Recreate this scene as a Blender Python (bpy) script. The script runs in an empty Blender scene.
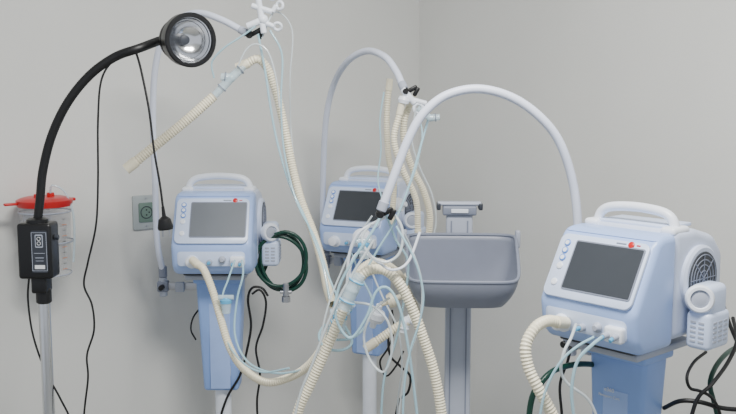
import bpy, bmesh, math, random
from mathutils import Vector, Matrix, Euler
random.seed(4)
PI=math.pi
# ---------------------------------------------------------------- planning helper (room metres)
F=900.0; CAMZ=1.65; PT=math.radians(7)
def ray(px,py):
    dx=(px-368)/F; dz=-(py-207)/F
    return Vector((dx, math.cos(PT)+dz*math.sin(PT), -math.sin(PT)+dz*math.cos(PT)))
def P(px,py,Y):
    d=ray(px,py); return Vector((0,0,CAMZ))+d*(Y/d.y)
CORNER=Vector((0.22,3.95,0)); WN=Vector((0.5927,-0.8054,0)); WD=Vector((0.8054,0.5927,0)); WANG=math.atan2(WD.y,WD.x)
def WL(px,py,off=0):
    d=ray(px,py); o=Vector((0,0,CAMZ))
    t=((CORNER+WN*off-o).dot(WN))/d.dot(WN)
    return o+d*t
# ---------------------------------------------------------------- materials
MATS={}
def mat(name,col,rough=0.5,metal=0,trans=0,alpha=1,spec=0.5,bump=0,bscale=200,var=0,emit=0,coat=0):
    if name in MATS: return MATS[name]
    m=bpy.data.materials.new(name); m.use_nodes=True
    nt=m.node_tree; b=nt.nodes["Principled BSDF"]
    b.inputs["Base Color"].default_value=(*col,1); b.inputs["Roughness"].default_value=rough
    b.inputs["Metallic"].default_value=metal; b.inputs["Transmission Weight"].default_value=trans
    b.inputs["Alpha"].default_value=alpha; b.inputs["Specular IOR Level"].default_value=spec
    b.inputs["Coat Weight"].default_value=coat
    tc=nt.nodes.new("ShaderNodeTexCoord"); n=nt.nodes.new("ShaderNodeTexNoise")
    nt.links.new(tc.outputs["Object"],n.inputs["Vector"]); n.inputs["Scale"].default_value=bscale if bump else 12
    n.inputs["Detail"].default_value=4
    if bump:
        bp=nt.nodes.new("ShaderNodeBump"); bp.inputs["Strength"].default_value=bump; bp.inputs["Distance"].default_value=0.002
        nt.links.new(n.outputs["Fac"],bp.inputs["Height"]); nt.links.new(bp.outputs["Normal"],b.inputs["Normal"])
    v=var or 0.03
    n2=nt.nodes.new("ShaderNodeTexNoise"); n2.inputs["Scale"].default_value=3 if var else 15
    nt.links.new(tc.outputs["Object"],n2.inputs["Vector"])
    r=nt.nodes.new("ShaderNodeValToRGB")
    r.color_ramp.elements[0].position=0.3; r.color_ramp.elements[1].position=0.7
    r.color_ramp.elements[0].color=(*[c*(1-v) for c in col],1); r.color_ramp.elements[1].color=(*[min(1,c*(1+v)) for c in col],1)
    nt.links.new(n2.outputs["Fac"],r.inputs["Fac"]); nt.links.new(r.outputs["Color"],b.inputs["Base Color"])
    MATS[name]=m; return m
def srgb(r,g,b):
    f=lambda c:(c/255/12.92) if c/255<=0.04045 else ((c/255+0.055)/1.055)**2.4
    return (f(r),f(g),f(b))
M_wall=mat("painted_plaster",srgb(213,213,209),0.7,bump=0.25,bscale=90,var=0.02)
M_floor=mat("vinyl_floor",srgb(150,150,145),0.4,var=0.05)
M_ceil=mat("ceiling_paint",srgb(225,225,222),0.8)
M_blue=mat("pale_blue_plastic",srgb(162,189,240),0.3)
M_col=mat("column_blue_plastic",srgb(140,172,230),0.38)
M_white=mat("white_plastic",srgb(236,241,250),0.32)
M_shell=mat("grey_white_shell",srgb(202,212,234),0.33)
M_bezel=mat("bezel_plastic",srgb(206,220,247),0.3)
M_screen=mat("screen_glass",srgb(60,64,70),0.22,spec=0.6)
M_screen_refl=mat("screen_glass_painted_reflection",srgb(108,113,120),0.3,spec=0.6)  # screen glass with its pale grey reflection painted into the base colour
M_black=mat("black_plastic",srgb(13,13,15),0.38)
M_rub=mat("black_rubber",srgb(11,11,13),0.5)
M_dark=mat("dark_grey_plastic",srgb(48,52,60),0.5)
M_grey=mat("grey_plastic",srgb(126,132,148),0.5)
M_lgrey=mat("light_grey_plastic",srgb(170,176,190),0.45)
M_traypl=mat("slate_grey_plastic",srgb(134,139,154),0.42)
M_chrome=mat("chrome_metal",(0.75,0.76,0.78),0.2,metal=1)
M_steel=mat("brushed_aluminium",(0.50,0.51,0.54),0.38,metal=1)
M_cream=mat("cream_corrugated_plastic",srgb(238,230,204),0.4)
M_arm=mat("white_flex_sleeve",srgb(218,224,240),0.38)
M_clear=mat("clear_plastic",srgb(210,231,240),0.12,alpha=0.55,spec=0.9)
M_clearb=mat("clear_blue_tube",srgb(178,217,230),0.15,alpha=0.7,spec=0.9)
M_clearw=mat("clear_white_tube",srgb(220,229,232),0.15,alpha=0.7,spec=0.9)
M_aqua=mat("aqua_plastic",srgb(95,180,225),0.3,alpha=0.85)
M_green=mat("green_hose_rubber",srgb(14,62,50),0.33)
M_red=mat("red_plastic",srgb(196,22,24),0.33)
M_canister=mat("canister_plastic",srgb(225,227,228),0.12,alpha=0.32,spec=0.9)
M_liner=mat("canister_liner",srgb(208,205,202),0.4,alpha=0.5)
M_reflect=mat("reflector_metal",(0.9,0.91,0.93),0.16,metal=1)
M_plate=mat("socket_plate",srgb(166,173,174),0.5)
M_sock=mat("socket_green_grey",srgb(104,126,116),0.5)
M_ink=mat("ink_navy",srgb(30,48,110),0.6)
M_inkw=mat("ink_white",srgb(225,228,230),0.6)
M_orange=mat("ink_orange",srgb(215,120,60),0.6)
M_blue2=mat("button_blue",srgb(92,138,215),0.4)
# ---------------------------------------------------------------- mesh builder
def basis(axis):
    a=axis.normalized(); up=Vector((0,0,1)) if abs(a.z)<0.95 else Vector((0,1,0))
    u=a.cross(up).normalized(); v=a.cross(u).normalized()
    return a,u,v
class B:
    def __init__(s): s.bm=bmesh.new(); s.mats=[]
    def mi(s,m):
        if m not in s.mats: s.mats.append(m)
        return s.mats.index(m)
    def _merge(s,t,m,mtx=None):
        i=s.mi(m)
        for f in t.faces: f.material_index=i
        if mtx is not None: bmesh.ops.transform(t,matrix=mtx,verts=t.verts)
        bmesh.ops.recalc_face_normals(t,faces=t.faces)
        me=bpy.data.meshes.new("t"); t.to_mesh(me); t.free(); s.bm.from_mesh(me); bpy.data.meshes.remove(me)
    def box(s,size,loc,m,bev=0,seg=3,rot=(0,0,0)):
        t=bmesh.new(); bmesh.ops.create_cube(t,size=1)
        bmesh.ops.scale(t,vec=size,verts=t.verts)
        if bev: bmesh.ops.bevel(t,geom=t.edges[:],offset=bev,segments=seg,profile=0.5,affect='EDGES')
        s._merge(t,m,Matrix.Translation(loc)@Euler(rot).to_matrix().to_4x4()); return s
    def prism(s,prof,w,m,bev=0,seg=3):      # prof in (y,z), extruded along x
        t=bmesh.new(); vs=[t.verts.new((-w/2,y,z)) for y,z in prof]; f=t.faces.new(vs)
        r=bmesh.ops.extrude_face_region(t,geom=[f]); nv=[g for g in r['geom'] if isinstance(g,bmesh.types.BMVert)]
        bmesh.ops.translate(t,vec=(w,0,0),verts=nv)
        bmesh.ops.recalc_face_normals(t,faces=t.faces)
        if bev: bmesh.ops.bevel(t,geom=t.edges[:],offset=bev,segments=seg,profile=0.5,affect='EDGES')
        s._merge(t,m); return s
    def rrect(s,w,h,d,r,m,mtx=None,bev=0.0):  # plate facing -y, back at y=0
        t=bmesh.new(); vs=[]
        for cx,cz,a0 in ((w/2-r,h/2-r,0),(-w/2+r,h/2-r,90),(-w/2+r,-h/2+r,180),(w/2-r,-h/2+r,270)):
            for k in range(6):
                a=math.radians(a0+k*18); vs.append(t.verts.new((cx+r*math.cos(a),0,cz+r*math.sin(a))))
        f=t.faces.new(vs); rr=bmesh.ops.extrude_face_region(t,geom=[f])
        nv=[g for g in rr['geom'] if isinstance(g,bmesh.types.BMVert)]
        bmesh.ops.translate(t,vec=(0,-d,0),verts=nv)
        if bev:
            ed=[e for e in t.edges if all(abs(v.co.y+d)<1e-6 for v in e.verts)]
            bmesh.ops.bevel(t,geom=ed,offset=bev,segments=2,profile=0.5,affect='EDGES')
        s._merge(t,m,mtx); return s
    def lathe(s,prof,p0,axis,m,n=24,cap=True):   # prof (dist along axis, radius)
        a,u,v=basis(Vector(axis)); p0=Vector(p0); t=bmesh.new(); rings=[]
        for h,r in prof:
            rings.append([t.verts.new(p0+a*h+(u*math.cos(2*PI*k/n)+v*math.sin(2*PI*k/n))*max(r,1e-4)) for k in range(n)])
        for A,C in zip(rings,rings[1:]):
            for k in range(n): t.faces.new((A[k],A[(k+1)%n],C[(k+1)%n],C[k]))
        if cap: t.faces.new(rings[0][::-1]); t.faces.new(rings[-1])
        s._merge(t,m); return s
    def cyl(s,p0,p1,r,m,r1=None,n=20):
        p0=Vector(p0);p1=Vector(p1);L=(p1-p0).length; r1=r if r1 is None else r1; e=min(r,r1,L/2)*0.18
        return s.lathe([(0,r-e),(e,r),(L-e,r1),(L,r1-e)],p0,p1-p0,m,n)
    def sph(s,c,r,m,sc=(1,1,1)):
        t=bmesh.new(); bmesh.ops.create_uvsphere(t,u_segments=20,v_segments=12,radius=r)
        s._merge(t,m,Matrix.Translation(c)@Matrix.Diagonal((*sc,1))); return s
    def torus(s,c,axis,R,r,m,n=36,k=10):
        a,u,v=basis(Vector(axis)); c=Vector(c)
        pts=[c+(u*math.cos(2*PI*i/n)+v*math.sin(2*PI*i/n))*R for i in range(n)]
        t=bmesh.new(); rings=[]
        for p in pts:
            o=(p-c).normalized(); rings.append([t.verts.new(p+(o*math.cos(2*PI*j/k)+a*math.sin(2*PI*j/k))*r) for j in range(k)])
        for i in range(n):
            A=rings[i];C=rings[(i+1)%n]
            for j in range(k): t.faces.new((A[j],A[(j+1)%k],C[(j+1)%k],C[j]))
        s._merge(t,m); return s
    def sweep(s,pts,r,m,step=0.01,corr=0,pitch=0.008,n=12,flat=1.0,closed_caps=True,straight=False):
        c=resample(pts,step if not corr else pitch/2,straight)
        t=bmesh.new(); rings=[]; T=(c[1]-c[0]).normalized(); a,u,v=basis(T)
        for i,p in enumerate(c):
            T2=(c[min(i+1,len(c)-1)]-c[max(i-1,0)]).normalized()
            q=T.rotation_difference(T2); u=q@u; u=(u-T2*u.dot(T2)).normalized(); v=T2.cross(u); T=T2
            rr=r*(1-corr*(i%2)) if corr else r
            rings.append([t.verts.new(p+(u*math.cos(2*PI*k/n)+v*math.sin(2*PI*k/n)*flat)*rr) for k in range(n)])
        for A,C in zip(rings,rings[1:]):
            for k in range(n): t.faces.new((A[k],A[(k+1)%n],C[(k+1)%n],C[k]))
        if closed_caps: t.faces.new(rings[0][::-1]); t.faces.new(rings[-1])
        s._merge(t,m); return s
    def done(s,name,parent=None,loc=None,rot=None,label=None,origin=None,angle=38):
        me=bpy.data.meshes.new(name)
        if origin is not None: bmesh.ops.translate(s.bm,vec=-Vector(origin),verts=s.bm.verts)
        s.bm.to_mesh(me); s.bm.free()
        for m in s.mats: me.materials.append(m)
        me.shade_smooth(); me.set_sharp_from_angle(angle=math.radians(angle))
        o=bpy.data.objects.new(name,me); bpy.context.collection.objects.link(o)
        if parent: o.parent=parent
        if origin is not None: o.location=origin
        if loc is not None: o.location=loc
        if rot is not None: o.rotation_euler=rot
        if label: o["label"]=label
        return o
def catmull(P0,P1,P2,P3,t):
    return 0.5*((2*P1)+(P2-P0)*t+(2*P0-5*P1+4*P2-P3)*t*t+(3*P1-P0-3*P2+P3)*t**3)
def resample(pts,step,straight=False):
    pts=[Vector(p) for p in pts]; Q=[pts[0]*2-pts[1]]+pts+[pts[-1]*2-pts[-2]]; d=[]
    for i in range(1,len(Q)-2):
        for k in range(16):
            t=k/16; d.append(Q[i].lerp(Q[i+1],t) if straight else catmull(Q[i-1],Q[i],Q[i+1],Q[i+2],t))
    d.append(pts[-1]); out=[d[0]]; acc=0
    for A,C in zip(d,d[1:]):
        L=(C-A).length
        while acc+L>=step:
            A=A.lerp(C,(step-acc)/L); L=(C-A).length; out.append(A.copy()); acc=0
            if L<1e-9: break
        acc+=L
    if len(out)<3: out=[pts[0],(pts[0]+pts[-1])/2,pts[-1]]
    return out
def thing(name,label,cat,loc=(0,0,0),rz=0,group=None,rot=None):
    e=bpy.data.objects.new(name,None); e.empty_display_size=0.05; bpy.context.collection.objects.link(e)
    e.location=loc; e.rotation_euler=rot or (0,0,rz); e["label"]=label; e["category"]=cat
    if group: e["group"]=group
    return e
def tag(o,label,cat,group=None):
    o["label"]=label; o["category"]=cat
    if group: o["group"]=group
    return o
def text(body,size,parent,loc,rot,m,name="printed_text"):
    c=bpy.data.curves.new(name,'FONT'); c.body=body; c.size=size; c.extrude=0.0003; c.align_x='CENTER'; c.align_y='CENTER'
    t=bpy.data.objects.new("tmp",c); me=bpy.data.meshes.new_from_object(t); bpy.data.objects.remove(t)
    me.materials.clear(); me.materials.append(m); me.name=name
    o=bpy.data.objects.new(name,me); bpy.context.collection.objects.link(o)
    o.parent=parent; o.location=loc; o.rotation_euler=rot; return o
def path(l,Y=None):
    return [P(*p) if len(p)==3 else P(p[0],p[1],Y) for p in l]
# ---------------------------------------------------------------- room
RD=Vector((0.5927,-0.8054,0))
def wall(name,a,bb,th,m,H=2.8):
    a=Vector(a);bb=Vector(bb); mid=(a+bb)/2; d=bb-a; ang=math.atan2(d.y,d.x)
    b=B(); b.box((d.length,th,H),(0,0,H/2),m); o=b.done(name,loc=mid,rot=(0,0,ang)); o["kind"]="structure"; return o
off=WN*-0.05; off2=WD*0.05
wall("wall_left",CORNER+off+off2*2,CORNER+off-WD*4.5,0.1,M_wall)
wall("wall_right",CORNER+off2,CORNER+off2+RD*4.5,0.1,M_wall)
fc=CORNER-WD*2.2+RD*2.2
b=B(); b.box((4.7,4.7,0.1),(0,0,0),M_floor); o=b.done("floor",loc=(fc.x,fc.y,-0.05),rot=(0,0,WANG)); o["kind"]="structure"
b=B(); b.box((4.7,4.7,0.1),(0,0,0),M_ceil); o=b.done("ceiling",loc=(fc.x,fc.y,2.85),rot=(0,0,WANG)); o["kind"]="structure"
b=B(); b.box((4.3,0.012,0.09),(0,0,0.045),M_lgrey,0.003,2); c=CORNER-WD*2.17+WN*0.007; o=b.done("baseboard_left",loc=c,rot=(0,0,WANG)); o["kind"]="structure"
b=B(); b.box((0.012,4.3,0.09),(0,0,0.045),M_lgrey,0.003,2); c=CORNER+RD*2.17-WD*0.007; o=b.done("baseboard_right",loc=c,rot=(0,0,WANG)); o["kind"]="structure"
# ---------------------------------------------------------------- ventilator
Z0=1.085
TILT=math.radians(29.5)
def ventilator(label,x,y,rz,dz=0,scr=None):
    R=thing("ventilator",label,"medical ventilator",(x,y,Z0+dz),rz,"ventilators on carts")
    W=0.262
    b=B(); b.prism([(-0.112,0.0),(-0.137,0.03),(-0.147,0.098),(-0.062,0.250),(-0.043,0.262),(0.02,0.264),(0.02,0.0)],W,M_blue,0.018,4)
    b.box((W-0.06,0.05,0.012),(0,-0.075,0.0),M_dark,0.004)
    b.done("front_shell",R)
    b=B(); b.prism([(0.014,0.012),(0.014,0.270),(0.10,0.268),(0.19,0.245),(0.235,0.20),(0.24,0.03),(0.22,0.012)],W-0.004,M_shell,0.020,4)
    b.box((0.19,0.11,0.008),(0,0.085,0.271),M_bezel,0.003,2)
    for k in range(5): b.box((0.002,0.006,0.09),(-W/2+0.0025,0.07+k*0.018,0.12),M_dark)
    b.done("rear_shell",R)
    b=B(); b.rrect(0.238,0.158,0.007,0.018,M_bezel,bev=0.002)
    dp=b.done("display_panel",R,loc=(0,-0.1045,0.175),rot=(-TILT,0,0))
    b=B(); b.rrect(0.184,0.124,0.002,0.006,M_grey); b.rrect(0.177,0.117,0.0028,0.003,scr or M_screen)
    b.done("screen",dp,loc=(0.020,-0.007,0.003))
    for i,z in enumerate((0.055,0.036,0.017,-0.004,-0.045)):
        b=B(); b.lathe([(0,0.0085),(0.002,0.0085),(0.003,0.007)],(0,0,0),(0,-1,0),M_blue2 if i in (0,1,2) else M_white,18); b.lathe([(0.003,0.0055),(0.0034,0.0055)],(0,0,0),(0,-1,0),M_white,18); b.done("button",dp,loc=(-0.095,-0.007,z))
    b=B()
    b.lathe([(0,0.008),(0.002,0.008),(0.003,0.006)],(0.072,-0.007,0.0708),(0,-1,0),M_red,16)
    b.box((0.026,0.001,0.003),(0.046,-0.0075,0.0712),M_grey); b.box((0.010,0.001,0.003),(0.090,-0.0075,0.0712),M_red)
    b.done("brand_badge",dp,label="small red round badge")
    b=B(); b.rrect(0.22,0.050,0.006,0.012,M_bezel,bev=0.002); b.done("connector_panel",R,loc=(0,-0.137,0.058),rot=(math.radians(5),0,0))
    b=B(); b.lathe([(0,0.024),(0.006,0.024),(0.008,0.020),(0.03,0.0165),(0.032,0.012)],(-0.062,-0.136,0.05),(0,-1,0),M_white)
    b.done("hose_port",R)
    b=B(); b.box((0.046,0.022,0.036),(0.085,-0.150,0.050),M_white,0.006)
    for k in (-0.012,0.012): b.cyl((0.085+k,-0.157,0.050),(0.085+k,-0.178,0.048),0.007,M_lgrey); b.cyl((0.085+k,-0.176,0.048),(0.085+k,-0.186,0.044),0.0045,M_aqua)
    b.done("sensor_connector",R)
    b=B(); b.cyl((-0.005,-0.14,0.048),(-0.005,-0.156,0.048),0.009,M_lgrey); b.cyl((-0.005,-0.154,0.048),(-0.005,-0.17,0.048),0.005,M_aqua); b.done("nebulizer_port",R)
    b=B(); b.lathe([(0,0.012),(0.006,0.012),(0.009,0.009),(0.014,0.008),(0.016,0.006)],(0.036,-0.141,0.056),(0,-1,0),M_lgrey); b.done("control_knob",R)
    hy=0.05
    b=B(); b.sweep([(-0.106,hy,0.245),(-0.105,hy,0.268),(-0.094,hy,0.292),(-0.065,hy,0.305),(0,hy,0.310),(0.065,hy,0.305),(0.094,hy,0.292),(0.105,hy,0.268),(0.106,hy,0.245)],0.0115,M_white,0.008,n=16)
    for sx in (-1,1): b.box((0.04,0.07,0.022),(sx*0.104,hy,0.264),M_white,0.009)
    b.done("carry_handle",R)
    X=W/2
    cy=0.115
    b=B(); b.lathe([(0,0.078),(0.010,0.078),(0.015,0.072),(0.015,0.058)],(X-0.004,cy,0.150),(1,0,0),M_shell,40)
    b.lathe([(0.014,0.064),(0.017,0.062)],(X-0.004,cy,0.150),(1,0,0),M_dark,36)
    for k in (0.018,0.032,0.044,0.056): b.torus((X+0.013,cy,0.150),(1,0,0),k,0.0014,M_grey)
    for k in range(4):
        b.box((0.002,0.002,0.116),(X+0.0135,cy,0.150),M_grey,0,rot=(k*PI/4,0,0))
    b.done("fan_grille",R)
    b=B(); b.box((0.060,0.096,0.088),(X+0.038,0.098,0.040),M_bezel,0.012,4)
    b.box((0.054,0.086,0.08),(X+0.036,0.098,0.105),M_bezel,0.016,4)
    for k in range(5):
        for j in range(3): b.box((0.002,0.016,0.006),(X+0.0685,0.074+j*0.024,0.016+k*0.011),M_lgrey,0.0008,1)
        for j in range(2): b.box((0.014,0.002,0.006),(X+0.028+j*0.02,0.0495,0.016+k*0.011),M_lgrey,0.0008,1)
    b.done("exhalation_module",R,label="pale ribbed filter block")
    b=B(); kc=Vector((X+0.034,0.062,0.114)); ka=(0.55,-0.83,0.08)
    b.lathe([(0,0.032),(0.016,0.032),(0.022,0.028),(0.022,0.022),(0.014,0.019)],kc,ka,M_white,32)
    b.lathe([(0.012,0.020),(0.017,0.019),(0.020,0.011)],kc,ka,M_lgrey,24)
    b.done("filter_knob",R)
    b=B(); b.box((0.06,0.035,0.012),(X-0.01,0.19,0.05),M_dark,0.003); b.cyl((X-0.01,0.205,0.07),(X+0.018,0.205,0.07),0.012,M_dark); b.done("power_inlet",R)
    return R
def cart(label,x,y,rz,raily,raillen=0.21,dz=0):
    R=thing("ventilator_cart",label,"medical cart",(x,y,0),rz,"ventilator carts"); Z=Z0+dz
    b=B(); b.box((0.20,0.24,0.018),(0,0.04,Z-0.017),M_lgrey,0.006); b.box((0.17,0.13,0.03),(0,0.04,Z-0.035),M_col,0.008); b.done("mounting_plate",R)
    t=B(); bm=bmesh.new(); bmesh.ops.create_cube(bm,size=1)
    for v in bm.verts:
        top=v.co.z>0; v.co.x*=0.158 if top else 0.12; v.co.y*=0.10 if top else 0.085; v.co.z=(Z-0.03) if top else 0.64
    bmesh.ops.bevel(bm,geom=bm.edges[:],offset=0.012,segments=3,profile=0.5,affect='EDGES')
    t._merge(bm,M_col,Matrix.Translation((0,0.04,0)))
    t.box((0.07,0.004,0.3),(0,-0.008,0.80),M_blue,0.0015,1)
    t.done("column",R)
    b=B(); b.rrect(0.05,0.04,0.003,0.004,M_white); b.rrect(0.035,0.02,0.0036,0.002,M_grey); b.done("rating_label",R,loc=(0.01,-0.006,0.715))
    b=B(); b.cyl((0,0.04,0.09),(0,0.04,0.65),0.028,M_white); b.done("pole",R)
    b=B(); b.lathe([(0,0.06),(0.03,0.055),(0.05,0.035)],(0,0.04,0.075),(0,0,1),M_lgrey)
    for k in range(5):
        a=2*PI*k/5+PI/2; d=Vector((math.cos(a),math.sin(a),0)); c=Vector((0,0.04,0.09))
        b.sweep([c,c+d*0.12+Vector((0,0,-0.005)),c+d*0.235+Vector((0,0,-0.02))],0.018,M_lgrey,0.02,n=10)
    b.done("star_base",R)
    for k in range(5):
        a=2*PI*k/5+PI/2; d=Vector((math.cos(a),math.sin(a),0)); p=Vector((0,0.04,0))+d*0.225; s=Vector((-d.y,d.x,0))
        b=B(); b.cyl(p+Vector((0,0,0.03))-s*0.012,p+Vector((0,0,0.03))+s*0.012,0.03,M_black); b.cyl(p+Vector((0,0,0.03)),p+Vector((0,0,0.075)),0.008,M_steel); b.done("caster",R)
    b=B(); zr=1.005
    b.box((raillen-0.03,0.012,0.026),(-raillen/2-0.03,raily,zr),M_steel,0.003)
    if raily>0.09: b.box((0.012,raily-0.02,0.022),(-0.045,raily/2+0.01,zr),M_steel,0.003)
    b.box((0.038,0.032,0.038),(-raillen,raily,zr),M_grey,0.006); b.cyl((-raillen,raily,zr-0.035),(-raillen,raily,zr+0.03),0.014,M_lgrey)
    b.box((0.03,0.02,0.034),(-raillen+0.06,raily-0.014,zr),M_lgrey,0.004)
    b.cyl((-raillen,raily-0.012,zr),(-raillen,raily-0.04,zr),0.009,M_black)
    b.done("accessory_rail",R)
    return R,Vector((-raillen,raily,zr))
def toworld(x,y,rz,p):
    return Matrix.Rotation(rz,3,'Z')@p+Vector((x,y,0))
LV=(-0.507,3.01,math.radians(0)); MV=(-0.01,3.44,math.radians(-24)); RV=(0.601,2.096,math.radians(-49))
ventilator("pale blue and white ventilator with painted screen reflection beside wall socket",*LV,-0.014,M_screen_refl)
ventilator("pale blue ventilator half hidden behind tangled hoses",*MV,-0.022)
ventilator("pale blue ventilator with dark screen, side filter and cream hose",*RV,-0.006)
cL,aL=cart("pale blue column cart carrying ventilator beside the wall socket",*LV,0.02,0.195,-0.014)
cM,aM=cart("pale blue column cart behind tangled hoses",*MV,0.02,0.18,-0.022)
cR,aR=cart("pale blue column cart holding ventilator with dark screen",*RV,0.10,0.21,-0.006)
aL=toworld(*LV,aL); aM=toworld(*MV,aM); aR=toworld(*RV,aR)
text("e360",0.014,cR,(-0.015,-0.0135,0.948),(PI/2,0,0),M_inkw); text("Newport Cart",0.010,cR,(-0.015,-0.0135,0.932),(PI/2,0,0),M_inkw)
# ---------------------------------------------------------------- support arms
def arm(label,base,pts,r):
    R=thing("support_arm",label,"ventilator support arm",base,group="hose support arms")
    base=Vector(base); L=[Vector(p)-base for p in pts]
    b=B(); b.cyl((0,0,0.03),(0,0,0.07),r*1.35,M_grey); b.done("base_socket",R)
    b=B(); b.sweep([Vector((0,0,0.05))]+L,r,M_arm,corr=0.08,pitch=0.006,n=14); b.done("flexible_tube",R)
    e=L[-1]; d=(L[-1]-L[-2]).normalized()
    b=B(); b.cyl(e-d*0.005,e+d*0.022,r*1.15,M_lgrey); b.sph(e+d*0.03,0.012,M_black); b.cyl(e+d*0.03+Vector((0,-0.018,0)),e+d*0.03+Vector((0,0.018,0)),0.009,M_black)
    s=Vector((1,0,0.5)).normalized()
    b.box((0.038,0.011,0.014),e+d*0.034+s*0.02,M_black,0.004,rot=(0,-0.5,0))
    b.box((0.013,0.012,0.03),e+d*0.034+Vector((0.032,0,0.002)),M_black,0.004,rot=(0,0.5,0))
    b.done("clamp_joint",R,label="black clamp joint with lever")
lp=path([(157,240,2.99),(155,180,2.97),(153,120,2.93),(155,70,2.87),(164,36,2.82),(181,18,2.78),(200,13,2.75),(222,20,2.72),(241,30,2.70)])
arm("white flexible arm rising beside the wall socket",aL,lp,0.0105)
mp=path([(323,240,3.5),(323,180,3.45),(326,120,3.35),(334,84,3.25),(348,61,3.1),(367,51,3.0),(385,57,2.9),(396,71,2.85),(402,84,2.82)])
arm("white flexible arm arching over the tangled hoses",aM,mp,0.0115)
rp=path([(578,250,2.32),(575,195,2.31),(563,150,2.29),(545,122,2.28),(515,99,2.28),(480,89,2.28),(447,95,2.28),(423,114,2.28),(408,140,2.28),(397,168,2.28),(388,192,2.28),(384,203,2.28)])
arm("long white flexible arm arching above the grey tray",aR,rp,0.0118)
# ---------------------------------------------------------------- hoses
def hose(label,l,r,Y=None,corr=0.15,pitch=0.0078,m=None,cuffs=(1,1),name="breathing_hose",cat="breathing hose",cm=None,group="cream corrugated hoses"):
    pts=path(l,Y); R=thing(name,label,cat,pts[0],group=group); o=pts[0]; pts=[p-o for p in pts]
    b=B(); b.sweep(pts,r,m or M_cream,corr=corr,pitch=pitch,n=14,closed_caps=False); b.done("corrugated_tube",R)
    for e,q,on in ((pts[0],pts[1],cuffs[0]),(pts[-1],pts[-2],cuffs[1])):
        if on:
            d=(q-e).normalized(); b=B(); b.lathe([(-0.028,r*0.8),(-0.03,r*1.02),(0.0,r*1.08),(0.008,r*1.05),(0.008,r*0.8)],e,d,cm or M_cream,20,cap=False); b.done("end_cuff",R)
    return R
hose("straight cream corrugated hose with open end held in the air",[(134,163,2.62),(160,142,2.64),(187,120,2.66),(214,96,2.68)],0.0155,cuffs=(1,0))
hose("cream corrugated hose hanging from the clear wye connector",[(246,64,2.7),(258,59,2.7),(268,70,2.71),(277,95,2.72),(286,135,2.73),(292,165,2.73),(301,200,2.7),(313,232,2.66),(322,262,2.6),(328,290,2.5),(333,305,2.45)],0.0135,cuffs=(1,0))
hose("cream corrugated hose looping from ventilator beside the socket",[(197,264,2.81),(204,270,2.78),(213,292,2.74),(221,320,2.7),(230,348,2.66),(243,368,2.62),(265,382,2.58),(288,378,2.55),(308,366,2.5),(324,345,2.46),(335,322,2.44)],0.0125)
hose("thick cream corrugated hose arching over the tangle",[(292,450,2.3),(298,412,2.3),(310,385,2.3),(325,352,2.3),(340,318,2.3),(352,290,2.3),(366,272,2.3),(384,270,2.3),(399,283,2.3),(412,308,2.3),(424,340,2.3),(434,372,2.3),(441,410,2.3),(444,450,2.3)],0.0145)
hose("slim cream hose hanging under the black clamp",[(389,88,2.95),(387,110,2.95),(387,135,2.96),(389,160,2.98),(394,185,3.0),(392,215,3.02)],0.0105)
hose("cream hose falling from the clamp behind the tray",[(410,104,2.85),(404,122,2.85),(405,145,2.87),(413,170,2.9),(424,192,2.92),(430,220,2.95),(424,250,2.98),(408,275,2.98)],0.0115)
hose("cream hose loop beside the long white arm",[(400,112,2.8),(394,140,2.8),(403,170,2.82),(416,200,2.85),(418,232,2.88)],0.0105,cuffs=(1,1))
hose("cream hose curving among clear tubes under the clamp",[(346,300,2.42),(352,282,2.44),(362,268,2.46),(376,262,2.5),(392,268,2.55),(406,284,2.6),(414,305,2.6)],0.0115,cuffs=(0,1))
hose("cream corrugated hose plugged into ventilator with dark screen",[(558,322,2.015),(547,321,1.99),(535,328,1.96),(526,345,1.94),(528,366,1.93),(538,388,1.92),(550,410,1.92),(566,445,1.93)],0.0135)
hose("short cream hose stub among the tangled tubes",[(374,343,2.5),(384,336,2.5),(394,329,2.5),(406,322,2.5)],0.013,cuffs=(1,1))
# ---------------------------------------------------------------- thin clear tubes
def tube(label,l,r=0.0028,Y=None,m=None,name="clear_tube",cat="plastic tubing",group="thin clear tubes"):
    pts=path(l,Y); b=B(); b.sweep(pts,r,m or M_clearb,0.008,n=8); o=b.done(name,origin=pts[0]); return tag(o,label,cat,group)
tube("thin clear bluish tube hanging beside cream hose",[(258,34,2.68),(265,70,2.68),(271,110,2.68),(278,145,2.68),(290,185,2.66),(307,222,2.6),(322,262,2.5),(330,300,2.44)],0.0036)
tube("thin clear tube draped from white tube holder",[(270,30,2.67),(282,55,2.67),(281,100,2.67),(284,150,2.67),(296,200,2.63),(316,240,2.56),(330,280,2.45),(345,312,2.35)],0.003)
tube("thin clear tube looped over the top joint",[(214,78,2.68),(212,62,2.67),(224,48,2.66),(242,36,2.66),(256,26,2.66)])
tube("thin clear tube rising through white tube holder",[(262,38,2.68),(275,12,2.68),(292,30,2.7),(290,80,2.72),(291,130,2.78),(296,175,2.75)],0.0024,m=M_clearw)
tube("clear tube from ventilator port beside socket to hose joint",[(242,260,2.82),(243,275,2.78),(237,300,2.75),(235,335,2.7),(248,362,2.62),(275,373,2.55),(305,368,2.5),(322,350,2.46),(330,325,2.43)],0.0034)
tube("second clear tube hanging from ventilator beside socket",[(235,260,2.82),(228,280,2.78),(222,300,2.74),(225,335,2.68),(240,360,2.6),(262,372,2.55),(290,368,2.5)],0.003)
tube("clear bluish tube looping around the thick hose",[(382,214,2.27),(372,232,2.26),(352,262,2.26),(338,290,2.26),(336,318,2.25),(350,338,2.25),(366,318,2.25),(376,292,2.25),(388,288,2.25),(399,306,2.25),(407,340,2.25),(413,380,2.25),(420,440,2.25)],0.0038)
tube("clear tube drooping from arm clamp toward the floor",[(386,214,2.3),(396,240,2.32),(408,262,2.34),(404,300,2.35),(396,340,2.36),(384,380,2.36),(380,440,2.36)],0.0032)
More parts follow.
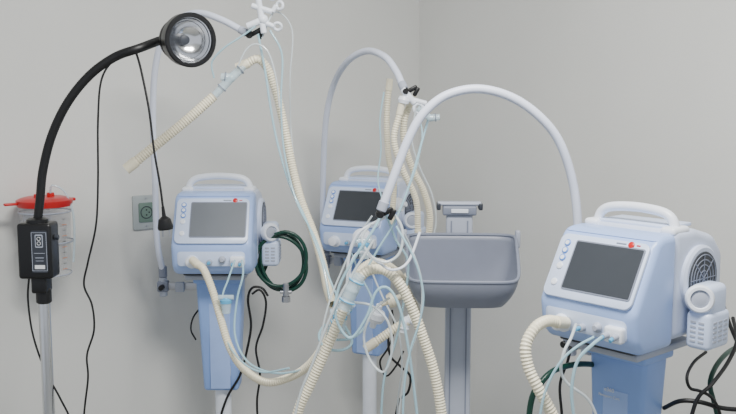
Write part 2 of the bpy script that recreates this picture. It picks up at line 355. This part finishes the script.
tube("clear tube along the long white arm",[(428,120,2.3),(421,145,2.3),(414,170,2.3),(404,200,2.3),(393,225,2.3),(380,246,2.3),(366,270,2.3),(350,300,2.27)],0.003)
tube("clear tube curling beneath the clamp",[(391,210,2.3),(402,228,2.28),(400,252,2.27),(386,262,2.26),(370,255,2.26),(362,238,2.27),(372,222,2.28)],0.0036,m=M_clearw)
tube("fine clear tube falling past the tray",[(398,222,2.35),(412,250,2.38),(422,285,2.38),(418,330,2.38),(405,370,2.38),(396,440,2.38)],0.0024,m=M_clearw)
tube("clear tube trailing along thick hose",[(374,240,2.24),(352,275,2.24),(338,300,2.24),(325,330,2.24),(312,365,2.24),(300,395,2.24),(290,440,2.24)],0.0034,m=M_clearw)
tube("clear tube between half hidden ventilator and clamp",[(352,254,3.18),(360,275,2.9),(372,300,2.6),(366,325,2.5),(352,338,2.42),(336,340,2.38)],0.0036)
tube("fine clear tube beside black clamp",[(412,100,2.82),(422,130,2.8),(418,160,2.75),(408,190,2.6),(398,212,2.4)],0.0026)
tube("clear tube from sensor connector of dark screen ventilator",[(602,337,1.89),(592,345,1.88),(578,360,1.88),(572,385,1.88),(573,410,1.88),(580,450,1.88)],0.0038)
tube("second clear tube from sensor connector of dark screen ventilator",[(594,337,1.905),(578,346,1.9),(562,360,1.9),(548,384,1.9),(541,410,1.9),(536,450,1.9)],0.0032)
tube("clear tube looping below ventilator with dark screen",[(576,324,1.955),(571,338,1.93),(564,352,1.91),(561,370,1.91),(568,384,1.91),(590,402,1.91),(604,440,1.91)],0.0034,m=M_clearw)
tube("white tube crossing over the thick hose",[(420,232,2.32),(408,262,2.3),(392,270,2.27),(378,262,2.27),(360,252,2.28),(350,268,2.28),(352,300,2.26)],0.0036,m=M_white)
tube("white tube bowing from clamp to hose joint",[(388,216,2.31),(376,222,2.31),(358,234,2.32),(349,256,2.33),(347,285,2.34),(343,308,2.36)],0.004,m=M_white)
tube("clear whitish tube looping low among the hoses",[(352,302,2.30),(372,306,2.28),(388,322,2.27),(392,350,2.27),(384,372,2.28),(370,360,2.30),(364,335,2.32),(374,310,2.33),(392,296,2.34)],0.0034,m=M_clearw)
tube("clear tube swinging wide past the thick hose",[(396,226,2.22),(414,258,2.21),(423,292,2.21),(420,320,2.21),(410,352,2.21),(404,390,2.21),(402,450,2.21)],0.003)
tube("fine white line falling beside the hose joint",[(372,216,2.36),(356,240,2.38),(343,268,2.38),(330,300,2.36),(322,332,2.34),(318,362,2.34)],0.0026,m=M_clearw)
tube("clear tube hooking under the hose joint",[(344,324,2.36),(352,342,2.34),(342,350,2.33),(326,348,2.33),(319,336,2.34),(326,322,2.35)],0.0038)
tube("clear tube dropping from half hidden ventilator",[(366,250,3.2),(372,272,3.1),(384,300,3.0),(398,330,2.95),(402,365,2.95),(398,400,2.95),(396,450,2.95)],0.0034,m=M_clearw)
tube("thin tube hanging along slim cream hose",[(384,92,2.9),(380,120,2.9),(381,150,2.9),(378,180,2.85),(384,205,2.7)],0.0026)
tube("thin white tube following cream hose behind tray",[(416,108,2.78),(412,140,2.8),(420,168,2.82),(432,195,2.84),(436,222,2.86),(430,248,2.88)],0.003,m=M_clearw)
tube("clear tube strung from the wye to tube holder",[(238,66,2.66),(246,50,2.66),(256,44,2.66),(268,52,2.66),(276,78,2.66),(280,110,2.66)],0.0028,m=M_clearw)
# ---------------------------------------------------------------- connectors
def conn(name,label,c,dirs,r,m,ring=M_aqua,cat="tube connector"):
    c=Vector(c); b=B(); b.sph((0,0,0),r*1.05,m)
    for d,L in dirs:
        d=Vector(d).normalized(); b.lathe([(0,r),(L*0.5,r),(L*0.52,r*1.15),(L*0.6,r*1.15),(L*0.62,r*0.9),(L,r*0.85)],(0,0,0),d,m,18)
        if ring: b.torus(d*L*0.56,d,r*1.12,r*0.14,ring,20,6)
    o=b.done(name,loc=c); return tag(o,label,cat,"clear tube connectors")
c=P(231,78,2.685)
conn("wye_connector","clear wye connector joining two cream hoses",c,[(P(214,96,2.68)-c,0.07),(P(246,64,2.70)-c,0.065),(P(216,76,2.68)-c,0.03)],0.013,M_clear,M_grey)
c=P(341,312,2.40)
conn("wye_connector","clear wye connector joining hoses by the thick hose",c,[(P(336,298,2.47)-c,0.05),(P(328,340,2.42)-c,0.06),(P(356,300,2.38)-c,0.045)],0.0145,M_clear)
c=P(430,118,2.8)
conn("elbow_connector","small clear elbow beside the black clamp",c,[(P(441,117,2.8)-c,0.03),(P(412,104,2.8)-c,0.05)],0.011,M_clear,M_grey)
c=P(405,322,2.5)
conn("elbow_connector","white elbow on short cream hose",c,[(P(414,318,2.5)-c,0.03),(P(402,334,2.5)-c,0.03)],0.014,M_white,None)
c=P(352,290,2.24)
conn("swivel_connector","clear swivel cuff sleeved over the thick hose",c,[(P(344,308,2.24)-c,0.055),(P(360,274,2.24)-c,0.045)],0.0175,M_clear)
def trap(label,c,s=1.0):
    R=thing("water_trap",label,"water trap",c,group="water traps")
    b=B(); b.lathe([(-0.045*s,0.012*s),(-0.043*s,0.016*s),(-0.005*s,0.020*s),(0,0.020*s)],(0,0,0),(0,0,1),M_clear); b.done("cup",R)
    b=B(); b.lathe([(-0.003,0.022*s),(0.008*s,0.022*s),(0.012*s,0.014*s),(0.018*s,0.011*s)],(0,0,0),(0,0,1),M_aqua); b.cyl((-0.03*s,0,0.018*s),(0.03*s,0,0.018*s),0.010*s,M_clear); b.done("lid",R)
trap("clear water trap with aqua lid under the hose joint",P(340,318,2.36),0.9)
trap("clear water trap hanging below ventilator beside the socket",P(226,302,2.70),0.8)
trap("small clear water trap near the arm clamp",P(364,246,2.33),0.75)
def filt(label,c,ax,r,m,L=0.03):
    c=Vector(c); b=B(); b.lathe([(-L,r*0.35),(-L*0.4,r*0.4),(-L*0.35,r*0.9),(-0.004,r),(0,r*1.08),(0.004,r),(L*0.35,r*0.9),(L*0.4,r*0.4),(L,r*0.35)],(0,0,0),ax,m,24)
    o=b.done("bacterial_filter",loc=c); tag(o,label,"breathing filter","round filters")
filt("round white filter under half hidden ventilator",P(362,238,2.95),(0.2,-1,0.1),0.03,M_white)
filt("round pale filter below half hidden ventilator",P(376,316,2.7),(0.3,-0.3,1),0.028,M_white,0.04)
filt("cream round filter on the tangled tubes",P(392,300,2.6),(1,0,0.4),0.022,M_cream,0.035)
filt("white filter capsule by black clamp",P(404,100,2.8),(0.2,0,1),0.018,M_white,0.03)
filt("white filter on side of half hidden ventilator",P(399,205,3.2),(1,-0.6,0.2),0.026,M_white,0.03)
c=P(262,16,2.67)
R=thing("tube_holder","white plastic tube holder clipped on flexible arm end","tube holder",c)
b=B(); b.cyl((0.005,0,-0.05),(-0.012,0,0.06),0.009,M_white); b.cyl((-0.045,0,-0.03),(0.0,0,-0.012),0.010,M_white); b.cyl((-0.03,0,0.03),(0.03,0,0.012),0.008,M_white); b.sph((0.003,0,-0.01),0.015,M_white); b.done("holder_body",R)
for p,q,ax in (((-0.01,0,0.05),(0.02,0,0.058),(0.3,1,0.2)),((0,0,-0.015),(0.035,0,-0.03),(0,1,0.5)),((0.03,0,0.012),(0.042,0,0.03),(0.6,1,0))):
    b=B(); b.cyl(p,q,0.007,M_white); b.torus(Vector(q)+Vector((0.010,0,0)),ax,0.011,0.0045,M_white); b.done("clip",R)
c=P(412,97,2.8)
R=thing("tube_holder","white plastic tube holder beneath black clamp joint","tube holder",c)
b=B(); b.cyl((-0.03,0,0.025),(0.01,0,-0.02),0.010,M_white); b.cyl((-0.01,0,-0.005),(0.045,0,-0.02),0.008,M_white); b.done("holder_body",R)
b=B(); b.torus((0.02,0,-0.035),(0,1,0),0.014,0.005,M_white); b.done("clip",R)
# ---------------------------------------------------------------- cables
def cable(label,l,r=0.0035,Y=None,plug=False,m=None,name="power_cable",cat="cable"):
    pts=path(l,Y); R=thing(name,label,cat,pts[0],group="black cables"); o=pts[0]; pts=[p-o for p in pts]
    b=B(); b.sweep(pts,r,m or M_rub,0.007,n=8); b.done("cord",R)
    if plug:
        e=pts[-1]; d=(pts[-1]-pts[-2]).normalized(); a,u,v=basis(d)
        b=B(); b.lathe([(-0.025,r*1.3),(0,r*1.8),(0.008,0.016),(0.03,0.021),(0.036,0.019)],e,d,M_black,14)
        for s in (-1,1): b.cyl(e+d*0.034+u*s*0.009,e+d*0.055+u*s*0.009,0.0024,M_steel)
        b.done("plug",R,label="black two-pin plug")
    return R
LY=2.33
cable("thin black cable hanging from gooseneck toward the floor",[(140,50,LY-0.01),(118,57,LY),(102,78,LY),(98,120,LY),(98,180,LY),(96,225,LY),(88,262,LY),(84,285,LY),(92,305,LY),(94,330,LY),(87,355,LY),(88,378,LY),(84,415,LY),(80,480,LY)],0.0028)
cable("black cable with plug dangling from the examination lamp",[(136,52,LY-0.01),(141,70,LY),(149,110,LY),(154,150,LY),(160,185,LY),(164,216,LY)],0.003,plug=True)
cable("black cable under the lamp control box",[(29,277,LY),(28,300,LY),(33,335,LY),(45,370,LY),(60,398,LY),(72,425,LY),(78,470,LY)],0.0028)
cable("black power cord coiled beside a blue cart column",[(268,296,3.0),(262,288,3.0),(252,288,3.0),(248,300,3.0),(251,325,3.0),(247,350,3.0),(240,375,3.0),(226,400,3.0),(214,440,3.0)],0.0042)
cable("second black cord hanging beside a blue cart column",[(252,294,2.96),(260,290,2.96),(266,302,2.96),(263,325,2.96),(256,348,2.96),(260,375,2.96),(257,402,2.96),(259,440,2.96)],0.0038)
cable("short black cord beside blue cart column",[(200,308,3.1),(193,318,3.06),(191,330,3.05),(196,340,3.05)],0.003)
cable("black power cord draped below half hidden ventilator",[(388,335,3.2),(390,355,3.2),(400,366,3.2),(410,376,3.2),(408,392,3.2),(398,404,3.2),(392,450,3.2)],0.0045)
cable("thick black cord curving round the dark screen ventilator",[(640,222,2.42),(668,231,2.46),(694,236,2.46),(710,250,2.44),(716,275,2.42),(722,300,2.38),(730,325,2.33),(745,360,2.28)],0.0052)
cable("thick black cord sweeping beneath the side filter",[(733,318,2.2),(737,340,2.1),(728,362,2.05),(712,384,2.0),(696,402,2.0),(684,450,2.0)],0.0048)
cable("black cord loop beneath side filter",[(706,352,2.1),(694,362,2.05),(687,376,2.0),(690,388,2.0),(700,391,2.0),(712,398,2.0),(720,414,2.02),(726,450,2.02)],0.0038)
cable("black cord resting low beside blue cart column",[(664,408,2.1),(680,401,2.04),(700,402,2.02),(722,408,2.02),(745,410,2.02)],0.0055)
cable("black cord hanging between hoses and blue cart",[(572,340,2.2),(568,360,2.1),(560,385,2.05),(562,420,2.05),(560,460,2.05)],0.0035)
cable("dark cable hanging beside half hidden cart",[(392,310,3.1),(394,330,3.1),(388,348,3.1),(380,362,3.1),(386,376,3.1),(396,366,3.1),(404,350,3.1)],0.0035)
# ---------------------------------------------------------------- green hoses
def coil(label,cx,cy,Y,rx,rz,turns,tail):
    c=P(cx,cy,Y); pts=[]
    n=14
    for i in range(turns*n+1):
        a=-2*PI*i/n+PI*0.6; k=1+0.10*math.sin(i*0.7)
        pts.append(c+Vector((rx*k*math.cos(a)+0.008*math.sin(i*.4),-0.05+0.012*(i/n),rz*k*math.sin(a)-0.006*(i/n))))
    pts+=path(tail)
    b=B(); b.sweep(pts,0.0064,M_green,0.012,n=10); o=b.done("oxygen_hose",origin=pts[0]); return tag(o,label,"gas hose","green gas hoses")
coil("dark green gas hose coiled behind ventilator beside socket",283,258,3.10,0.075,0.095,3,[(262,275,3.12),(256,268,3.15)])
b=B(); pts=path([(606,366,2.2),(580,364,2.1),(555,370,2.03),(540,384,2.0),(531,402,2.0),(526,450,2.0)]); b.sweep(pts,0.0072,M_green,0.012,n=10)
tag(b.done("oxygen_hose",origin=pts[0]),"dark green gas hose trailing from blue cart","gas hose","green gas hoses")
pts=path([(740,345,2.3),(726,354,2.2),(715,368,2.15),(710,384,2.12),(714,402,2.12),(724,440,2.12)]); b=B(); b.sweep(pts,0.0064,M_green,0.012,n=10)
tag(b.done("oxygen_hose",origin=pts[0]),"dark green gas hose below side filter","gas hose","green gas hoses")
b=B(); e=P(286,292,3.03); b.cyl((0,0,0.03),(0,0,-0.015),0.010,M_steel); b.lathe([(0,0.015),(0.02,0.015)],(0,0,-0.035),(0,0,1),M_steel,6); b.cyl((-0.02,0,0),(0.02,0,0),0.006,M_steel)
tag(b.done("hose_fitting",loc=e),"metal gas hose fitting hanging from green coil","hose fitting")
# ---------------------------------------------------------------- examination lamp
base=P(44,300,LY); base.z=0
R=thing("examination_lamp","black gooseneck examination lamp on chrome pole","examination lamp",base)
def L(px,py,Y=LY): return P(px,py,Y)-base
b=B(); b.cyl((0,0,0.03),(0,0,L(44,284).z),0.0155,M_chrome); b.done("pole",R)
b=B(); b.lathe([(0,0.05),(0.015,0.045),(0.03,0.025)],(0,0,0.06),(0,0,1),M_chrome)
for k in range(5):
    a=2*PI*k/5; d=Vector((math.cos(a),math.sin(a),0)); b.sweep([Vector((0,0,0.075)),d*0.12+Vector((0,0,0.07)),d*0.23+Vector((0,0,0.062))],0.012,M_chrome,0.02)
b.done("star_base",R)
for k in range(5):
    a=2*PI*k/5; d=Vector((math.cos(a),math.sin(a),0)); s=Vector((-d.y,d.x,0)); p=d*0.225+Vector((0,0,0.028)); b=B(); b.cyl(p-s*0.01,p+s*0.01,0.028,M_black); b.cyl(p,p+Vector((0,0,0.035)),0.007,M_steel); b.done("caster",R)
zt=L(41,222).z; zb=L(41,277).z; ox=-0.008
b=B(); b.box((0.088,0.066,zt-zb),(ox,0,(zt+zb)/2),M_black,0.008,3); b.box((0.04,0.05,0.05),(ox*0.5,0,zb-0.015),M_black,0.006); b.cyl((0,0,zb-0.03),(0,0,zb-0.07),0.020,M_black)
b.lathe([(0,0.028),(0.010,0.028),(0.014,0.018)],(ox,0,zt-0.002),(0,0,1),M_black); b.cyl((ox+0.044,0,zt-0.04),(ox+0.054,0,zt-0.04),0.007,M_dark); b.done("control_box",R)
b=B(); b.rrect(0.042,0.11,0.0015,0.005,M_dark)
b.rrect(0.020,0.034,0.0022,0.003,M_lgrey,Matrix.Translation((0,0,0.028))); b.rrect(0.016,0.028,0.0026,0.002,M_dark,Matrix.Translation((0,0,0.028)))
for z in (0.034,0.022): b.torus((0,-0.003,z),(0,1,0),0.0045,0.0006,M_inkw,20,5)
b.box((0.028,0.001,0.001),(0,-0.002,-0.004),M_lgrey); b.box((0.022,0.001,0.0015),(0,-0.002,-0.016),M_lgrey); b.box((0.020,0.001,0.001),(0,-0.002,-0.024),M_lgrey); b.box((0.026,0.001,0.010),(0,-0.002,-0.040),M_inkw)
b.box((0.0008,0.001,0.10),(-0.019,-0.002,0),M_lgrey); b.box((0.0008,0.001,0.10),(0.019,-0.002,0),M_lgrey); b.box((0.038,0.001,0.0008),(0,-0.002,0.05),M_lgrey); b.box((0.038,0.001,0.0008),(0,-0.002,-0.05),M_lgrey)
b.done("control_label",R,loc=(ox+0.014,-0.0325,(zt+zb)/2),label="dark panel with white symbols")
hc=L(191,40,LY-0.02); ax=Vector((0.55,-0.83,-0.06)).normalized(); back=hc-ax*0.115
g=[Vector((ox,0,zt)),L(40,200),L(43,170),L(52,135),L(68,102),L(90,75),L(115,57),L(140,48,LY),back-ax*0.02+Vector((-0.02,0,0)),back+ax*0.01]
b=B(); b.sweep(g,0.0118,M_rub,corr=0.06,pitch=0.006,n=14); b.done("gooseneck",R)
b=B(); b.lathe([(0,0.018),(0.006,0.034),(0.02,0.046),(0.035,0.050),(0.036,0.055),(0.044,0.055),(0.045,0.051),(0.053,0.051),(0.054,0.057),(0.062,0.057),(0.063,0.053),(0.071,0.053),(0.072,0.061),(0.085,0.067),(0.115,0.069),(0.118,0.066),(0.118,0.058),(0.10,0.056)],back,ax,M_black,40,cap=False)
b.lathe([(0.0,0.018),(-0.002,0.0)],back,ax,M_black,20,cap=False); hd=b.done("lamp_head",R)
b=B(); b.lathe([(0.112,0.058),(0.10,0.053),(0.085,0.043),(0.074,0.030),(0.068,0.014),(0.068,0.0)],back,ax,M_reflect,40,cap=False)
b.lathe([(0.068,0.013),(0.078,0.012),(0.080,0.006),(0.080,0.0)],back,ax,M_dark,20,cap=False); b.torus(back+ax*0.104,ax,0.055,0.0016,M_dark); b.torus(back+ax*0.092,ax,0.048,0.001,M_dark)
b.done("reflector",hd,label="silver reflector bowl with dark bulb")
# ---------------------------------------------------------------- suction canister on wall
c=WL(46,235,0.10)
R=thing("suction_canister","clear suction canister with red lid hung on wall","suction canister",c,WANG)
zl=WL(46,202,0.10).z-c.z; zbm=WL(46,276,0.10).z-c.z
b=B(); b.lathe([(0,0.070),(0.006,0.075),(zl-zbm-0.01,0.080),(zl-zbm,0.082)],(0,0,zbm),(0,0,1),M_canister,36)
b.torus((0,0,zbm+0.01),(0,0,1),0.076,0.002,M_lgrey); b.torus((0,0,zl-0.03),(0,0,1),0.081,0.0025,M_lgrey)
b.done("canister_body",R)
b=B()
for k in range(10):
    a=math.radians(-62); rr=0.0775+0.0004*k
    b.box((0.012 if k%2 else 0.020,0.001,0.0015),(rr*math.cos(a),rr*math.sin(a),zbm+0.03+k*0.018),M_orange if k%2==0 else M_dark,0,rot=(0,0,a+PI/2))
b.done("graduation_marks",R,label="printed volume scale marks")
b=B(); b.lathe([(0,0.05),(0.15,0.066)],(0,0,zbm+0.015),(0,0,1),M_liner,28); b.done("liner",R)
b=B(); b.lathe([(-0.012,0.084),(0.0,0.088),(0.008,0.088),(0.014,0.076),(0.018,0.06),(0.018,0.0)],(0,0,zl),(0,0,1),M_red,36); b.cyl((0.02,0,zl+0.01),(0.02,0,zl+0.03),0.012,M_red); b.cyl((-0.03,-0.02,zl+0.01),(-0.03,-0.02,zl+0.03),0.009,M_red)
b.box((0.045,0.02,0.008),(-0.104,0,zl),M_red,0.003); b.box((0.018,0.02,0.01),(0.09,0,zl+0.004),M_red,0.003); b.done("lid",R,label="red plastic lid with ports")
b=B(); b.box((0.09,0.016,0.16),(0,0.09,-0.01),M_lgrey,0.004); b.torus((0,0,-0.02),(0,0,1),0.084,0.003,M_lgrey); b.done("wall_bracket",R)
pts=[c+Vector((0.02,0,zl+0.03)),c+Vector((0.03,-0.01,zl+0.055)),c+Vector((0.065,-0.0,zl+0.035)),c+Vector((0.090,0,zl-0.03)),c+Vector((0.092,0,zl-0.12)),c+Vector((0.085,0,zl-0.2))]
b=B(); b.sweep(pts,0.0035,M_clear,0.01,n=8); tag(b.done("suction_tube",origin=pts[0]),"clear suction tube on red canister lid","plastic tubing")
# ---------------------------------------------------------------- wall socket
c=WL(145,212,0.0)
R=thing("wall_socket","grey wall socket plate with green-grey outlet","wall socket",c,WANG)
b=B(); b.rrect(0.096,0.122,0.010,0.006,M_plate,bev=0.002); b.done("plate",R)
b=B(); b.rrect(0.056,0.070,0.004,0.006,M_sock,bev=0.001); b.torus((0,-0.0045,0),(0,1,0),0.021,0.0016,M_dark,28,6)
for z in (-0.009,0.009): b.cyl((0,-0.003,z),(0,-0.0048,z),0.0028,M_black)
b.cyl((0.010,-0.003,0),(0.010,-0.0048,0),0.0028,M_black); b.done("outlet",R,loc=(0,-0.010,0))
for z in (-0.05,0.05):
    b=B(); b.cyl((0,-0.009,z),(0,-0.0115,z),0.003,M_steel); b.done("screw",R)
# ---------------------------------------------------------------- tray stand
TY=2.66
t0=P(459,240,TY)
R=thing("tray_stand","flat grey equipment stand with top mounting rail","equipment stand",(t0.x,TY,0),math.radians(-3))
ztop=P(460,210,TY).z
b=B(); b.box((0.078,0.032,ztop-0.06),(0,0,(ztop+0.06)/2),M_lgrey,0.006,3)
for s in (-1,1): b.box((0.004,0.003,ztop-0.1),(s*0.024,-0.0165,(ztop+0.06)/2-0.01),M_grey)
b.done("post",R)
b=B(); b.box((0.13,0.04,0.010),(0,0,ztop+0.020),M_lgrey,0.004); b.box((0.10,0.045,0.028),(0,-0.002,ztop),M_grey,0.005); b.box((0.05,0.004,0.012),(0,-0.026,ztop),M_white,0.001,1)
for s in (-1,1): b.box((0.012,0.05,0.02),(s*0.062,0,ztop+0.012),M_dark,0.003)
b.done("mounting_rail",R)
b=B(); b.lathe([(0,0.07),(0.03,0.06),(0.05,0.04)],(0,0,0.06),(0,0,1),M_grey)
for k in range(5):
    a=2*PI*k/5+0.3; d=Vector((math.cos(a),math.sin(a),0)); b.sweep([Vector((0,0,0.08)),d*0.12+Vector((0,0,0.078)),d*0.24+Vector((0,0,0.066))],0.018,M_grey,0.02)
b.done("star_base",R)
for k in range(5):
    a=2*PI*k/5+0.3; d=Vector((math.cos(a),math.sin(a),0)); s=Vector((-d.y,d.x,0)); p=d*0.235+Vector((0,0,0.03)); b=B(); b.cyl(p-s*0.012,p+s*0.012,0.03,M_black); b.cyl(p,p+Vector((0,0,0.04)),0.007,M_steel); b.done("caster",R)
def loop(w,d,n,z,yc,e=4.0):
    o=[]
    for k in range(n):
        a=2*PI*k/n; cx=math.cos(a); sy=math.sin(a)
        o.append(Vector((w/2*math.copysign(abs(cx)**(2/e),cx), yc+d/2*math.copysign(abs(sy)**(2/e),sy), z)))
    return o
n=96; zt=P(460,236,2.60).z; zb=P(460,307,2.48).z; zf=P(460,281,2.45).z
yb=TY-0.030; dep=0.20
top=loop(0.314,dep,n,0,0,5); bot=loop(0.235,0.13,n,0,0.012)
def rimz(C):
    s=(C.y+dep/2)/dep; s2=max(0,min(1,(s-0.02)/0.82)); s2=s2*s2*(3-2*s2); return zf+(zt-zf)*s2
bm=bmesh.new(); rings=[]
for k in range(11):
    t=k/10; ring=[]
    for A,C in zip(bot,top):
        zr=rimz(C); w=(1-(1-t)**2.2)*0.75+0.25*t
        p=A.lerp(C,w); ring.append(bm.verts.new((p.x,p.y,zb+(zr-zb)*t)))
    rings.append(ring)
for A,C in zip(rings,rings[1:]):
    for k in range(n): bm.faces.new((A[k],A[(k+1)%n],C[(k+1)%n],C[k]))
bm.faces.new(rings[0][::-1])
t=B(); t._merge(bm,M_traypl)
tr=thing("utility_tray","slate grey scooped plastic tray hooked on grey stand","tray",(t0.x-0.004,yb-dep/2,0),math.radians(-3))
ob=t.done("bin",tr)
md=ob.modifiers.new("s","SOLIDIFY"); md.thickness=0.005; md.offset=0
pts=[Vector((C.x,C.y,rimz(C))) for C in top]
b=B(); b.sweep(pts+[pts[0],pts[1]],0.005,M_grey,0.008,n=8); b.done("rim",tr)
for s in (-1,1):
    b=B(); b.box((0.014,0.03,0.05),(s*0.165,0.075,zt-0.008),M_lgrey,0.005); b.done("side_hook",tr)
# ---------------------------------------------------------------- lights, world, camera
w=bpy.data.worlds.new("w"); bpy.context.scene.world=w; w.use_nodes=True
bg=w.node_tree.nodes["Background"]; bg.inputs[0].default_value=(0.86,0.91,1.0,1); bg.inputs[1].default_value=0.72
def area(loc,target,size,e,col):
    l=bpy.data.lights.new("ceiling_lamp",'AREA'); l.shape='RECTANGLE'; l.size=size[0]; l.size_y=size[1]; l.energy=e; l.color=col
    o=bpy.data.objects.new("ceiling_lamp",l); bpy.context.collection.objects.link(o); o.location=loc
    o.rotation_euler=(Vector(target)-Vector(loc)).to_track_quat('-Z','Y').to_euler()
area((0.2,1.4,2.72),(0.1,1.9,0),(1.0,0.4),72,(1,0.99,0.96))
cam=bpy.data.cameras.new("camera"); co=bpy.data.objects.new("camera",cam); bpy.context.collection.objects.link(co)
co.location=(0,0,CAMZ); co.rotation_euler=(PI/2-PT,0,0); cam.sensor_width=36; cam.lens=F/736*36; cam.clip_start=0.05
bpy.context.scene.camera=co
